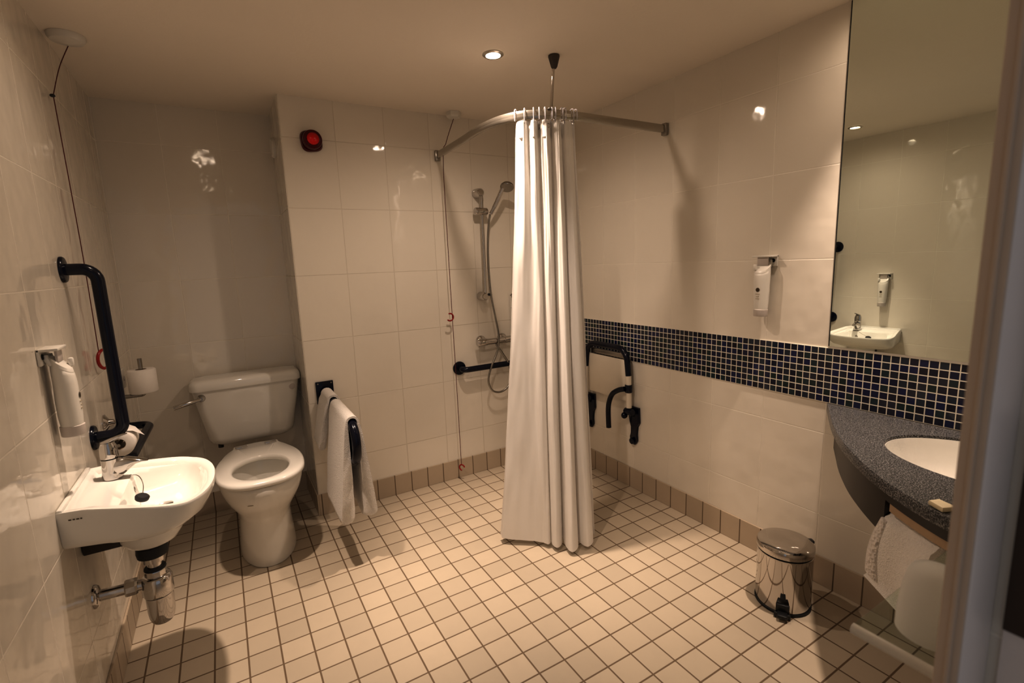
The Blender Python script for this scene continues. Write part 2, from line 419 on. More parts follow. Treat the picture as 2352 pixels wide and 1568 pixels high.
for z, hx, yf, r in ((.415, .150, .235, .05), (.418, .175, .222, .06), (.432, .197, .208, .06), (.455, .206, .203, .055), (.52, .216, .196, .05), (.62, .234, .187, .045), (.726, .250, .180, .04)):
    cis.append(rrect(-.175, (yf + .362) / 2, hx, (.362 - yf) / 2, min(r, (.362 - yf) / 2 - .002), z))
MB().loft(cis).build('cistern', 'china', t, ang=60)
lid = [rrect(-.175, .2685, hx, hy, r, z) for z, hx, hy, r in ((.723, .250, .088, .03), (.723, .258, .0975, .04), (.728, .260, .0995, .042), (.752, .258, .0985, .042), (.766, .252, .094, .04), (.773, .238, .082, .036), (.7755, .20, .06, .03))]
MB().loft(lid).build('cistern_lid', 'china', t, ang=60)
lv = MB().lathe([(.017, 0), (.019, .006), (.014, .012), (.010, .022), (.008, .03)], (-.385, .187, .690), (0, -1, 0), 24).build('flush_lever', 'chrome', t)
MB().tube(catmull([(-.385, .162, .690), (-.42, .155, .684), (-.46, .150, .677), (-.50, .150, .668)], 6), [.0065 + .0045 * min(1, i / 10) for i in range(19)], 12).build('lever_arm', 'chrome', lv)
MB().lathe([(.016, 0), (.016, .002), (.012, .004)], (.035, .1845, .685), (0, -1, 0), 24).build('blanking_plug', 'cap', t)
MB().box((-.235, -.4645, .348), (.022, .001, .003), 0, Matrix.Rotation(-.3, 3, 'Z')).build('maker_mark', 'inkpale', t)
MB().tube([(-.33, .30, .4305), (-.331, .30, .41), (-.332, .30, .385)], .013).build('inlet_pipe', 'bracket', t)

# ------------------------------------------------------------------ wall basin on the left
b = thing('hand_basin', 'small white wall-hung hand basin left of the toilet', 'basin', (XL, -.905, .52))
BC = -.905
half = [(XL, .167), (-.61, .178), (-.555, .189), (-.50, .201), (-.45, .210), (-.41, .208), (-.375, .188), (-.348, .150), (-.331, .100), (-.3225, .05)]
loop = [(x, BC - w) for x, w in half] + [(-.3205, BC)] + [(x, BC + w) for x, w in half[::-1]]
def bz(x): return .718 - .036 * min(1, max(0, (x - XL - .06) / .22))
def dense(lp, k=5):
    q = catmull([(x, y, 0) for x, y in lp], k); return [(p.x, p.y) for p in q]
L0 = dense(loop)
def ring(scale, dz, cx=-.47, shrink_back=0., absz=None, xmin=None):
    out = []
    for x, y in L0:
        X = cx + (x - cx) * scale; Y = BC + (y - BC) * scale
        if xmin is not None: X = max(X, xmin)
        else: X = max(X, XL + .0005)
        out.append((X, Y, (bz(x) + dz) if absz is None else absz))
    return out
def under(sc_x, sc_y, z_wall, z_front):
    out = []
    for x, y in L0:
        f = (x - XL) / (-.3205 - XL)
        X = XL + .0005 + (x - XL) * sc_x; Y = BC + (y - BC) * sc_y
        out.append((X, Y, z_wall + (z_front - z_wall) * f))
    return out
rings = [under(.50, .55, .606, .578), under(.70, .80, .610, .588), under(.85, .92, .615, .604), under(.94, .965, .628, .626), under(.978, .985, .662, .652), under(.992, .994, .69, .665),
         [(x, y, bz(x) - .006) for x, y in L0], [(max(XL + .0005, x - .002), BC + (y - BC) * .988, bz(x)) for x, y in L0]]
def inset(dw, df, db, dz, absz=None):
    out = []
    for x, y in L0:
        w = (y - BC); f = (x - XL) / (-.3205 - XL)
        X = XL + db + (x - XL) * (-.3205 - df - XL - db) / (-.3205 - XL)
        wmax = .210
        Y = BC + w * (1 - dw / wmax)
        out.append((X, Y, (bz(x) + dz) if absz is None else absz))
    return out
rings += [inset(.020, .018, .020, -.001), inset(.026, .026, .028, -.008), inset(.030, .032, .034, -.016)]
def bowl(xb, xf, hw, z):
    out = []
    for i, (x, y) in enumerate(L0):
        f = (x - XL) / (-.3205 - XL)
        out.append((xb + (xf - xb) * f, BC + (y - BC) * hw / .210, z if not isinstance(z, tuple) else z[0] + (z[1] - z[0]) * f))
    return out
rings += [bowl(-.545, -.357, .168, (.694, .664)), bowl(-.542, -.362, .160, (.684, .650)), bowl(-.535, -.372, .145, .635), bowl(-.52, -.39, .115, .616), bowl(-.49, -.43, .05, .609)]
MB().loft(rings).build('bowl', 'china', b, ang=50)
MB().box((XL + .007, BC, .7175), (.0135, .330, .015), .005).build('upstand', 'china', b)
MB().lathe([(.088, .600), (.086, .560), (.082, .530), (.066, .506), (.044, .494)], (-.507, -.885, 0), (0, 0, 1), 36).build('outlet_boss', 'china', b, ang=60)
MB().box((XL + .070, -.885, .560), (.136, .085, .075), .004).build('support_bracket', 'bracket', b)
MB().box((XL + .06, -.9285, .560), (.04, .003, .018), .001).build('bracket_plate', 'steel', b)
MB().lathe([(.008, 0), (.010, .002), (.007, .004)], (-.5385, -.835, .655), (1, 0, .3), 20).build('overflow_ring', 'chrome', b)
MB().lathe([(.018, 0), (.020, .002), (.016, .003)], (-.46, -.90, .6105), (0, 0, 1), 24).build('waste', 'chrome', b)
for k, (w, x) in enumerate(((.006, -.636), (.005, -.628), (.006, -.620), (.004, -.613))):
    MB().box((x, BC - .1755 - (x + .665) * .19, .7), (w, .001, .0035), 0, Matrix.Rotation(-.19, 3, 'Z')).build('maker_mark', 'ink', b)
# plug and chain resting in the basin
pl = thing('basin_plug', 'black rubber plug on a thin chain lying in the small basin', 'plug', (-.505, -.905, .665))
MB().lathe([(.0135, 0), (.0175, .003), (.0185, .010), (.013, .015)], (-.512, -.925, .652), (.35, -.25, 1), 24).build('plug', 'rubber', pl)
MB().tube(catmull([(-.546, -.832, .702), (-.527, -.842, .702), (-.515, -.862, .694), (-.508, -.89, .680), (-.508, -.918, .668)], 8), .0012, 6).build('chain', 'chrome', pl)
# mixer tap
tp = thing('basin_mixer_tap', 'chrome single-lever mixer tap on the small basin', 'tap', (-.585, -.82, .70))
TX, TY = -.588, -.815
def el(z, rx, ry, ox=0., oy=0., n=28): return [(TX + ox + rx * math.cos(2 * PI * i / n), TY + oy + ry * math.sin(2 * PI * i / n), z) for i in range(n)]
MB().loft([el(.7005, .026, .026), el(.705, .027, .027), el(.72, .0245, .024), el(.745, .023, .023), el(.762, .0235, .0235)]).build('body', 'chrome', tp)
rg = []
for s, w, zt, zb in ((-.01, .021, .764, .703), (.015, .021, .764, .703), (.03, .0205, .763, .708), (.045, .019, .760, .720), (.06, .0175, .755, .733), (.076, .015, .749, .737), (.088, .012, .744, .737), (.093, .010, .742, .738)):
    cx, cy = TX + s, TY - .12 * s
    zm, hz = (zt + zb) / 2, (zt - zb) / 2
    rg.append([(cx, cy + w * math.cos(2 * PI * i / 20), zm + hz * math.sin(2 * PI * i / 20)) for i in range(20)])
MB().loft(rg).build('spout', 'chrome', tp, ang=60)
MB().loft([el(.765, .022, .022), el(.769, .0228, .0228), el(.798, .0215, .0215), el(.812, .016, .017), el(.816, .006, .006)]).build('cartridge_head', 'chrome', tp)
rg = []
for s, w, z, h in ((-.015, .013, .810, .006), (.006, .014, .817, .006), (.024, .012, .824, .004), (.042, .009, .829, .003), (.050, .006, .831, .002)):
    rg.append([(TX + s, TY + w * math.cos(2 * PI * i / 16), z + h * math.sin(2 * PI * i / 16)) for i in range(16)])
MB().loft(rg).build('lever', 'chrome', tp, ang=60)
# bottle trap
tr = thing('bottle_trap', 'chrome bottle trap and waste pipe under the small basin', 'trap', (-.513, -.885, .24))
tx, ty = -.513, -.885
MB().lathe([(.030, .452), (.040, .456), (.042, .470), (.040, .488), (.034, .492)], (tx, ty, 0), n=32).build('rubber_washer', 'rubber', tr)
MB().lathe([(.030, .436), (.0305, .452)], (tx, ty, 0), n=32).build('top_collar', 'chrome', tr)
MB().lathe([(.0195, .410), (.0195, .438)], (tx, ty, 0), n=28).build('tailpipe', 'chrome', tr)
MB().lathe([(.028, .407), (.0295, .410), (.028, .415)], (tx, ty, 0), n=28).build('seal_ring', 'rubber', tr)
MB().lathe([(.028, .386), (.029, .388), (.029, .405), (.028, .407)], (tx, ty, 0), n=10).build('compression_nut', 'chrome', tr, ang=20)
MB().lathe([(.030, .322), (.039, .325), (.0405, .330), (.0405, .376), (.037, .384), (.030, .388)], (tx, ty, 0), n=36).build('upper_body', 'chrome', tr)
MB().lathe([(.012, .229), (.026, .231), (.031, .239), (.034, .250), (.036, .270), (.037, .322)], (tx, ty, 0), n=36).build('bottle', 'chrome', tr)
MB().tube([(tx - .03, ty, .365), (XL + .004, ty, .371)], .0165, 20).build('waste_pipe', 'chrome', tr)
MB().lathe([(.024, 0), (.026, .004), (.026, .026), (.023, .032)], (-.592, ty, .368), (1, 0, 0), 10).build('pipe_nut', 'chrome', tr, ang=20)
MB().lathe([(.035, -.001), (.035, .003), (.030, .010), (.019, .014)], (XL, ty, .371), (1, 0, 0), 32).build('wall_flange', 'chrome', tr)

# ------------------------------------------------------------------ grab rails
def flange(p, d, r=.040, name='wall_flange', parent=None):
    f = MB().lathe([(r, -.001), (r, .006), (r * .93, .010), (r * .55, .013)], p, d, 32).build(name, 'navy', parent)
    return f
g = thing('vertical_grab_rail', 'navy vertical grab rail on the left wall above the small basin', 'grab rail', (XL, -.596, .776))
GX = XL + .085
MB().tube(fillet([(XL + .004, -.600, 1.334), (GX, -.600, 1.334), (GX, -.588, .776), (XL + .004, -.588, .776)], .065, 10), .0185, 20).build('rail', 'navy', g)
flange((XL, -.600, 1.334), (1, 0, 0), .041, parent=g); flange((XL, -.588, .776), (1, 0, 0), .041, parent=g)
g = thing('horizontal_grab_rail', 'navy horizontal grab rail low on the left wall, partly behind the small basin', 'grab rail', (XL, -.24, .66))
MB().tube(fillet([(XL + .004, .0, .652), (-.578, -.02, .652), (-.590, -.49, .652), (XL + .004, -.51, .652)], .05, 10), .0165, 20).build('rail', 'navy', g)
flange((XL, .0, .652), (1, 0, 0), .034, parent=g); flange((XL, -.51, .652), (1, 0, 0), .034, parent=g)
g = thing('shower_grab_rail', 'navy grab rail on the back wall below the shower valve', 'grab rail', (1.25, YB, .69))
MB().tube(fillet([(.945, YB - .003, .688), (.945, YB - .068, .686), (1.545, YB - .068, .686), (1.545, YB - .003, .688)], .042, 10), .0175, 20).build('rail', 'navy', g)
flange((.945, YB, .688), (0, -1, 0), .041, parent=g); flange((1.545, YB, .688), (0, -1, 0), .041, parent=g)

# drop-down rail beside the toilet
g = thing('drop_down_rail', 'navy drop-down support rail right of the toilet, carrying towels', 'support rail', (.17, YB, .66))
RX = .172
MB().box((.170, YB - .005, .670), (.088, .009, .118), .003).build('wall_plate', 'navy', g)
for dx in (-.033, .033): MB().lathe([(.005, 0), (.004, .003)], (.170 + dx, YB - .009, .719), (0, -1, 0), 12).build('bolt', 'satin', g)
MB().tube(fillet([(RX, YB - .008, .672), (RX, -.672, .660), (RX, -.640, .478), (RX, -.42, .500), (RX, YB - .02, .640)], .085, 12), .0185, 20).build('rail', 'navy', g)
MB().lathe([(.028, .0), (.028, .03), (.02, .036)], (RX, YB - .009, .672), (0, -1, 0), 24).build('pivot', 'navy', g)

# towels over that rail
def drape(y0, y1, zt, zl, zr, th, flare, x=RX, seed=1, r=.028, ny=26, gap=.0):
    """thick folded towel hanging over a rail along y: closed inverted-U section swept along y"""
    mb = MB(); rings = []
    for k in range(ny + 1):
        f = k / ny; y = y0 + (y1 - y0) * f
        e = min(f, 1 - f) * ny; sh = 0. if e > 1.5 else (.35 if e < .5 else .12)
        t_ = th * (1 - sh)
        nzv = noise.noise(V((y * 9, seed * 3.1, 0))) * .004
        L = []
        # outer left up -> over -> outer right down -> inner right up -> inner over -> inner left down
        nl = 12
        ztop = zt
        def xo(z, side):
            q = (zt - z) / max(zt - zl, .01)
            return side * (r + flare * q + noise.noise(V((y * 7, z * 6 + side * 4, seed))) * .006 * q)
        zbl, zbr = zl + nzv, zr - nzv
        for j in range(nl): L.append((x + xo(zbl + (ztop - r - zbl) * j / nl, -1) , y, zbl + (ztop - r - zbl) * j / nl))
        for j in range(9): a = PI - PI * j / 8; L.append((x + r * math.cos(a), y, ztop - r + r * math.sin(a)))
        for j in range(1, nl + 1): z = ztop - r + (zbr - ztop + r) * j / nl; L.append((x + xo(z, 1), y, z))
        # rounded bottom right
        xb = L[-1][0]
        for j in range(1, 6): a = -PI * j / 6; L.append((xb - t_ / 2 + t_ / 2 * math.cos(a), y, zbr + t_ / 2 * math.sin(a)))
        for j in range(nl): z = zbr + (ztop - r - zbr) * j / nl; q = (zt - z) / (zt - zbr); L.append((x + max(.019, xo(z, 1) - t_ * min(1, .3 + q * 2.5)), y, z))
        ri = .019
        for j in range(9): a = PI * j / 8; L.append((x + ri * math.cos(a), y, ztop - r + ri * math.sin(a)))
        for j in range(1, nl + 1): z = ztop - r + (zbl - ztop + r) * j / nl; q = (zt - z) / (zt - zbl); L.append((x + min(-.019, xo(z, -1) + t_ * min(1, .3 + q * 2.5)), y, z))
        xb = L[-1][0]
        for j in range(1, 6): a = -PI * j / 6; L.append((xb - t_ / 2 + t_ / 2 * math.cos(a), y, zbl + t_ / 2 * math.sin(a)))
        rings.append(L)
    mb.loft(rings); return mb
o = drape(-.612, -.275, .693, .243, .255, .066, .052, seed=2).build('bath_towel', 'towel', ang=80)
tag(o, 'large white bath towel folded over the outer end of the navy drop-down rail', 'towel')
o = drape(-.225, -.050, .702, .448, .430, .036, .056, seed=5, r=.030).build('hand_towel', 'towel', ang=80)
tag(o, 'smaller white hand towel over the drop-down rail close to its wall plate', 'towel')

# ------------------------------------------------------------------ toilet rolls, dispenser, call point on the left
t = thing('toilet_roll_holder', 'chrome toilet roll holder on the left wall beneath the vertical rail', 'roll holder', (XL, -.40, .76))
MB().lathe([(.032, -.001), (.032, .004), (.024, .010), (.014, .016), (.010, .03)], (XL, -.40, .775), (1, 0, 0), 28).build('wall_plate', 'chrome', t)
MB().tube(fillet([(XL + .012, -.40, .775), (-.607, -.40, .770), (-.607, -.40, .726), (-.607, -.560, .726)], .018, 6), .006, 12).build('spindle', 'chrome', t)
t = thing('toilet_roll', 'white toilet roll with a folded paper point beside the vertical rail', 'toilet roll', (-.602, -.49, .722), 'toilet rolls by the left wall')
def roll(name, o, ax, r, rc, L, parent):
    MB().lathe([(rc, 0), (r - .004, 0), (r, .004), (r, L - .004), (r - .004, L), (rc, L), (rc, 0)], o, ax, 40, False).build('paper', 'paper', parent, ang=50)
    MB().lathe([(rc - .001, .001), (rc, .001), (rc, L - .001), (rc - .001, L - .001), (rc - .001, .001)], o, ax, 28, False).build('core', 'wood', parent)
roll('r', (-.607, -.45, .726), (0, -1, 0), .046, .019, .095, t)
pp = MB()
A = [(-.602, -.440, .7775), (-.602, -.535, .7775), (-.572, -.545, .7705), (-.552, -.500, .757), (-.549, -.493, .745)]
v = [pp.bm.verts.new(p) for p in [(-.615, -.452, .7735), (-.615, -.547, .7735), (-.590, -.547, .7725), (-.590, -.452, .7725), (-.566, -.528, .763), (-.566, -.470, .763), (-.538, -.500, .733)]]
for f in ((0, 1, 2, 3), (3, 2, 4, 5), (5, 4, 6)): pp.bm.faces.new([v[i] for i in f])
pp.build('folded_tip', 'paper', t)
t = thing('spare_roll_holder', 'chrome upright spare toilet roll post on the left wall near the niche corner', 'roll holder', (XL, .0, .79))
MB().tube(fillet([(XL + .003, .0, .785), (-.583, .0, .785), (-.583, .0, .948)], .012, 6), .0085, 14).build('post', 'satin', t)
MB().lathe([(.02, -.001), (.02, .005), (.012, .008)], (XL, .0, .785), (1, 0, 0), 20).build('wall_plate', 'chrome', t)
t = thing('toilet_roll', 'spare toilet roll standing upright on the chrome post by the niche', 'toilet roll', (-.583, .0, .80), 'toilet rolls by the left wall')
roll('r', (-.583, .0, .7955), (0, 0, 1), .0535, .021, .104, t)
t = thing('call_reset_panel', 'white emergency call reset panel on the left wall behind the spare roll', 'call panel', (XL, .0, .85))
MB().box((XL + .006, .045, .860), (.011, .085, .085), .003).build('plate', 'plastic', t)
MB().lathe([(.011, 0), (.010, .004)], (XL + .011, .045, .86), (1, 0, 0), 20).build('button', 'cap', t)

def dispenser(name, label, wx, sgn, y, zt, grp):
    """tube hung cap-down from a small wall bracket; sgn = direction out of the wall along x"""
    t = thing(name, label, 'soap dispenser', (wx, y, zt - .25), grp)
    X = lambda d: wx + sgn * d
    br = MB(); br.box((X(.004), y, zt - .021), (.007, .086, .044), .0015); br.box((X(.022), y, zt - .003), (.044, .086, .007), .0015)
    br.build('wall_bracket', 'plastic', t)
    br = MB(); br.box((X(.034), y, zt - .022), (.006, .046, .034), .001); br.build('bracket_clip', 'cap', t)
    MB().lathe([(.008, 0), (.007, .003)], (X(.0075), y - .026 , zt - .020), (sgn, 0, 0), 16).build('screw', 'hole', t)
    def sec(z, hw, hd, dc):
        return [(X(dc + hd * math.cos(2 * PI * i / 28)), y + hw * math.sin(2 * PI * i / 28), z) for i in range(28)]
    zz = [(-.215, .026, .024, .036), (-.19, .028, .026, .036), (-.14, .030, .026, .036), (-.10, .032, .025, .037)]
    rg = [sec(zt + a, h, d_, c) for a, h, d_, c in zz]
    def slant(base, hw, hd, dc, drop):
        return [(X(dc + hd * math.cos(2 * PI * i / 28)), y + hw * math.sin(2 * PI * i / 28), zt + base - drop * math.cos(2 * PI * i / 28)) for i in range(28)]
    rg += [slant(-.070, .0330, .024, .036, .010), slant(-.052, .0325, .022, .036, .020)]
    MB().loft(rg).build('tube', 'plastic', t, ang=60)
    hk = MB()
    hk.loft([slant(-.052, .0328, .0225, .036, .020), slant(-.042, .0322, .021, .036, .021), slant(-.040, .026, .016, .036, .018)])
    hk.tube(catmull([(X(.022), y - .02, zt - .045), (X(.014), y - .02, zt - .030), (X(.012), y - .018, zt - .018)], 5), .0065, 12)
    hk.tube(catmull([(X(.022), y + .02, zt - .045), (X(.014), y + .02, zt - .030), (X(.012), y + .018, zt - .018)], 5), .0065, 12)
    hk.box((X(.052), y + .022, zt - .046), (.012, .014, .024), .004)
    hk.build('hanger_top', 'plastic', t)
    MB().lathe([(.0255, -.243), (.0265, -.240), (.0270, -.216), (.024, -.214)], (X(.036), y, zt), (0, 0, 1), 28).build('cap', 'cap', t)
    # printed mark on the front
    MB().lathe([(.0082, 0), (.0001, .0006)], (X(.0628), y, zt - .135), (sgn, 0, 0), 20).build('printed_dot', 'ink', t)
    for dz, w in ((.152, .018), (.162, .012), (.171, .016)):
        MB().box((X(.0622), y, zt - dz), (.0008, w, .0022)).build('printed_line', 'inkpale', t)
dispenser('soap_dispenser_tube', 'white dispenser tube on the left wall above the small basin', XL, 1, -.945, 1.128, 'wall dispenser tubes')
dispenser('soap_dispenser_tube', 'white dispenser tube on the right wall beside the mirror', XR, -1, -1.472, 1.296, 'wall dispenser tubes')

# ------------------------------------------------------------------ emergency pull cords
def ring_c(c, r, rr, a0, a1, u, w):
    c, u, w = V(c), V(u), V(w)
    return MB().tube([c + u * r * math.cos(a0 + (a1 - a0) * i / 24) + w * r * math.sin(a0 + (a1 - a0) * i / 24) for i in range(25)], rr, 10)
t = thing('emergency_pull_cord', 'red emergency pull cord on a round ceiling rose by the left wall', 'pull cord', (-.6, -.337, 1.0), 'emergency pull cords')
MB().lathe([(.053, -.0005), (.053, -.010), (.046, -.020), (.020, -.026), (.006, -.030)], (-.598, -.335, H), (0, 0, 1), 36).build('ceiling_rose', 'plastic', t)
MB().tube(catmull([(-.602, -.30, H - .022), (-.63, -.335, 2.02), (-.652, -.373, 1.916)], 6) + catmull([(-.652, -.371, 1.913), (-.652, -.355, 1.62), (-.651, -.351, 1.35), (-.651, -.365, 1.04)], 6), .0016, 6).build('cord', 'redcord', t)
MB().sphere((-.654, -.373, 1.916), .008, (1, 1, .7), 12).build('cord_clip', 'black', t)
ring_c((-.640, -.362, 1.008), .034, .0055, .6, 5.4, (.35, .94, 0), (0, 0, 1)).build('pull_handle', 'red', t)
t = thing('emergency_pull_cord', 'dark emergency pull cord hanging in front of the shower back wall', 'pull cord', (.9, -.07, .08), 'emergency pull cords')
MB().lathe([(.042, -.0005), (.042, -.020), (.036, -.030), (.006, -.034)], (.962, -.078, H), (0, 0, 1), 6).build('ceiling_switch', 'plastic', t, ang=20)
MB().tube(catmull([(.962, -.078, H - .03), (.915, -.064, 1.97), (.893, -.060, 1.87), (.893, -.060, 1.32), (.899, -.060, .56), (.901, -.060, .10)], 8), .0018, 6).build('cord', 'redcord', t)
ring_c((.880, -.062, 1.007), .021, .0042, -2.4, 1.9, (1, 0, 0), (0, 0, 1)).build('pull_handle', 'red', t)
ring_c((.903, -.062, .083), .018, .0042, .2, 4.6, (.55, -.8, 0), (0, 0, 1)).build('pull_handle', 'red', t)

# ------------------------------------------------------------------ alarm beacon, vent
t = thing('alarm_beacon', 'round red alarm sounder high on the boxed-out back wall', 'alarm', (.221, YB, 1.926))
o_ = (.221, YB, 1.926)
def bq(hw, d, p, rot=.12):
    out = []
    for i in range(40):
        a = 2 * PI * i / 40; c, s = math.cos(a), math.sin(a); k = (abs(c) ** p + abs(s) ** p) ** (-1 / p)
        out.append((o_[0] + hw * k * math.cos(a + rot), YB - d, o_[2] + hw * k * math.sin(a + rot)))
    return out
MB().loft([bq(.049, -.001, 3.2), bq(.050, .010, 3.2), bq(.047, .022, 2.6)]).build('base', 'gum', t)
MB().lathe([(.045, .022), (.046, .040), (.043, .052), (.034, .057)], o_, (0, -1, 0), 40).build('housing', 'strike' if False else 'gum', t)
MB().lathe([(.030, .055), (.028, .064), (.018, .071), (.0001, .074)], o_, (0, -1, 0), 32, False).build('lens', 'lens', t)
t = thing('wall_vent', 'small round white vent on the side of the boxing, high in the niche', 'vent', (XB, .28, 1.94))
MB().lathe([(.050, .0005), (.050, .010), (.042, .018), (.036, .012), (.030, .006)], (XB, .26, 1.94), (-1, 0, 0), 32).build('rim', 'plastic', t)
MB().lathe([(.028, .006), (.026, .016), (.0001, .020)], (XB, .26, 1.94), (-1, 0, 0), 28).build('centre_disc', 'plastic', t)

# ------------------------------------------------------------------ shower
t = thing('shower_riser_set', 'chrome shower riser rail with hand shower on the back wall', 'shower', (1.115, YB, 1.1))
RY = YB - .055
MB().tube([(1.118, RY, 1.705), (1.118, RY, 1.118)], .0105, 18).build('riser_rail', 'chrome', t)
for z in (1.712, 1.112):
    MB().lathe([(.024, .0005), (.027, .004), (.027, .030), (.024, .060), (.016, .070)], (1.112, YB, z), (0, -1, 0), 28).build('rail_bracket', 'chrome', t)
MB().lathe([(.020, -.045), (.022, -.042), (.022, .030), (.018, .034)], (1.118, RY, 1.605), (1, 0, 0), 24).build('slider', 'chrome', t)
hs = MB().tube(catmull([(1.160, RY - .03, 1.590), (1.176, RY - .045, 1.625), (1.192, RY - .055, 1.660), (1.208, RY - .066, 1.700), (1.222, RY - .080, 1.738)], 6), [.0105] * 6 + [.012] * 7 + [.0125] * 12, 16).build('hand_shower', 'chrome', t)
MB().lathe([(.012, .020), (.028, .014), (.0385, .002), (.0395, -.008), (.036, -.013), (.0001, -.0135)], (1.238, RY - .095, 1.738), (.30, .42, .86), 32, False).build('spray_head', 'satin', hs)
hose = catmull([(1.157, RY - .028, 1.588), (1.146, RY - .022, 1.52), (1.140, RY - .015, 1.40), (1.142, RY - .010, 1.25), (1.150, RY - .012, 1.11), (1.166, RY - .02, .99), (1.182, RY - .025, .87), (1.168, RY - .028, .78), (1.118, RY - .03, .68), (1.098, RY - .026, .60),
                (1.125, RY - .02, .535), (1.180, RY - .018, .515), (1.235, RY - .02, .540), (1.262, RY - .022, .605), (1.245, RY - .022, .69), (1.195, RY - .018, .775), (1.172, RY - .006, .815)], 9)
MB().tube(hose, .0062, 12).build('hose', 'satin', t)
MB().lathe([(.010, 0), (.013, .002), (.013, .012), (.010, .014)], (1.146, RY, 1.113), (.3, 0, 1), 14).build('hose_guide', 'black', t)
t = thing('shower_valve', 'chrome thermostatic bar shower valve on the back wall', 'shower valve', (1.17, YB, .84))
MB().lathe([(.020, -.125), (.022, -.122), (.022, -.062), (.0195, -.060), (.0195, .060), (.022, .062), (.022, .122), (.019, .127)], (1.172, RY - .002, .836), (1, 0, 0), 28).build('body', 'chrome', t)
for x in (1.098, 1.246):
    MB().lathe([(.033, .0005), (.033, .006), (.026, .016), (.016, .020), (.015, .05)], (x, YB, .838), (0, -1, 0), 28).build('wall_flange', 'chrome', t)
MB().lathe([(.018, 0), (.019, .003), (.019, .016), (.016, .020)], (1.298, RY - .002, .836), (1, 0, 0), 14).build('temperature_knob', 'chrome', t)
t = thing('soap_basket', 'white wire soap rack on the back wall, half behind the shower curtain', 'rack', (1.38, YB, .87))
bx = MB()
for x in (1.316, 1.46): bx.tube([(x, YB - .012, 1.10), (x, YB - .012, .87)], .0035, 8)
for z in (.87, .95, 1.03): bx.tube(fillet([(1.316, YB - .012, z), (1.316, YB - .065, z), (1.46, YB - .065, z), (1.46, YB - .012, z)], .01, 4), .0028, 8)
bx.tube([(1.316, YB - .012, 1.08), (1.46, YB - .012, 1.08)], .0028, 8)
bx.build('wire_frame', 'plastic', t)
MB().box((1.388, YB - .010, .985), (.136, .004, .20), .001).build('back_panel', 'plastic', t)
for x in (1.322, 1.454): MB().tube(catmull([(x, YB - .002, 1.10), (x, YB - .022, 1.112), (x, YB - .024, 1.09)], 4), .004, 8).build('hook', 'satin', t)

# curtain rail
RZ = 1.908
path = catmull([(x, y, RZ) for x, y in ((.878, YB - .006), (.872, -.20), (.863, -.40), (.850, -.58), (.868, -.745), (.926, -.848), (1.03, -.908), (1.135, -.924), (1.33, -.928), (XR - .006, -.932))], 6)
t = thing('curtain_rail', 'grey metal corner shower curtain rail fixed to two walls', 'curtain rail', (.85, -.93, RZ))
prof = [(-.0075, -.014), (-.0045, -.018), (.0045, -.018), (.0075, -.014), (.0065, -.002), (.0065, .002), (.0075, .014), (.0045, .018), (-.0045, .018), (-.0075, .014), (-.0065, .002), (-.0065, -.002)]
rg = []
for i, p in enumerate(path):
    tg = (path[min(i + 1, len(path) - 1)] - path[max(i - 1, 0)]).normalized(); nn = V((tg.y, -tg.x, 0))
    rg.append([p + nn * a + V((0, 0, z)) for a, z in prof])
MB().loft(rg).build('track', 'alu', t, ang=50)
MB().box((.878, YB - .011, RZ - .002), (.030, .020, .056), .004).build('end_bracket', 'satin', t)
MB().box((XR - .011, -.932, RZ - .002), (.020, .030, .056), .004).build('end_bracket', 'satin', t)
MB().tube([(1.022, -.906, RZ + .017), (1.026, -.924, H - .04)], .0062, 14).build('ceiling_rod', 'steel', t)
MB().lathe([(.023, -.001), (.0235, -.006), (.013, -.044), (.009, -.050)], (1.026, -.928, H), (0, 0, 1), 24).build('ceiling_cup', 'ironwork', t)
MB().box((1.022, -.906, RZ + .020), (.034, .020, .006), .002).build('rod_clamp', 'satin', t)

# curtain: lateral axis r / depth axis q as seen from the doorway
CR, CQ, C0 = V((.862, -.507, 0)), V((.507, .862, 0)), V((.95, -.98, 0))
bot = [(-.262, .06), (-.248, .030), (-.165, .012), (-.09, .002), (-.05, -.018), (-.030, -.012), (-.026, .030), (-.024, -.020), (-.002, -.052), (.022, -.024), (.030, .036), (.038, -.048), (.066, -.088), (.093, -.050), (.099, .030), (.105, -.018), (.138, -.052), (.168, -.012), (.164, .055), (.184, .040), (.186, .075)]
top = [(-.122, .090), (-.112, .058), (-.092, .045), (-.072, .062), (-.052, .040), (-.036, .056), (-.026, .074), (-.016, .050), (.002, .044), (.018, .060), (.024, .084), (.034, .060), (.050, .056), (.064, .072), (.070, .096), (.080, .074), (.098, .076), (.114, .094), (.112, .116), (.126, .110), (.130, .130)]
ZT, ZB = 1.884, .022
NS, NZ = 9, 70
tt = catmull([(a, b_ + .045, 0) for a, b_ in top], NS); bb = catmull([(a, b_ + .034, 0) for a, b_ in bot], NS)
ct = thing('shower_curtain', 'white fabric shower curtain bunched at the corner of the rail', 'shower curtain', (.95, -.97, .02))
rows = []
for k in range(NZ + 1):
    f = k / NZ; z = ZT + (ZB - ZT) * f; row = []
    for i, (a, b_) in enumerate(zip(tt, bb)):
        w = f ** .85 if f > 0 else 0
        s_ = a.x + (b_.x - a.x) * f + (0 if i > 40 else -.012 * math.sin(PI * f) * (1 - i / 40) * -1)
        q_ = a.y + (b_.y - a.y) * w
        wob = noise.noise(V((i * .11, z * 1.8, 3))) * .008 + noise.noise(V((i * .3, z * 5, 9))) * .003
        zz = z + (.012 * max(0, 1 - i / 30) * f ** 8)
        row.append(C0 + CR * (s_ + wob * .5) + CQ * (q_ + wob) + V((0, 0, zz)))
    rows.append(row)
MB().loft(rows, False, False, closed=False).build('fabric', 'fabric', ct, ang=180)
hem = []
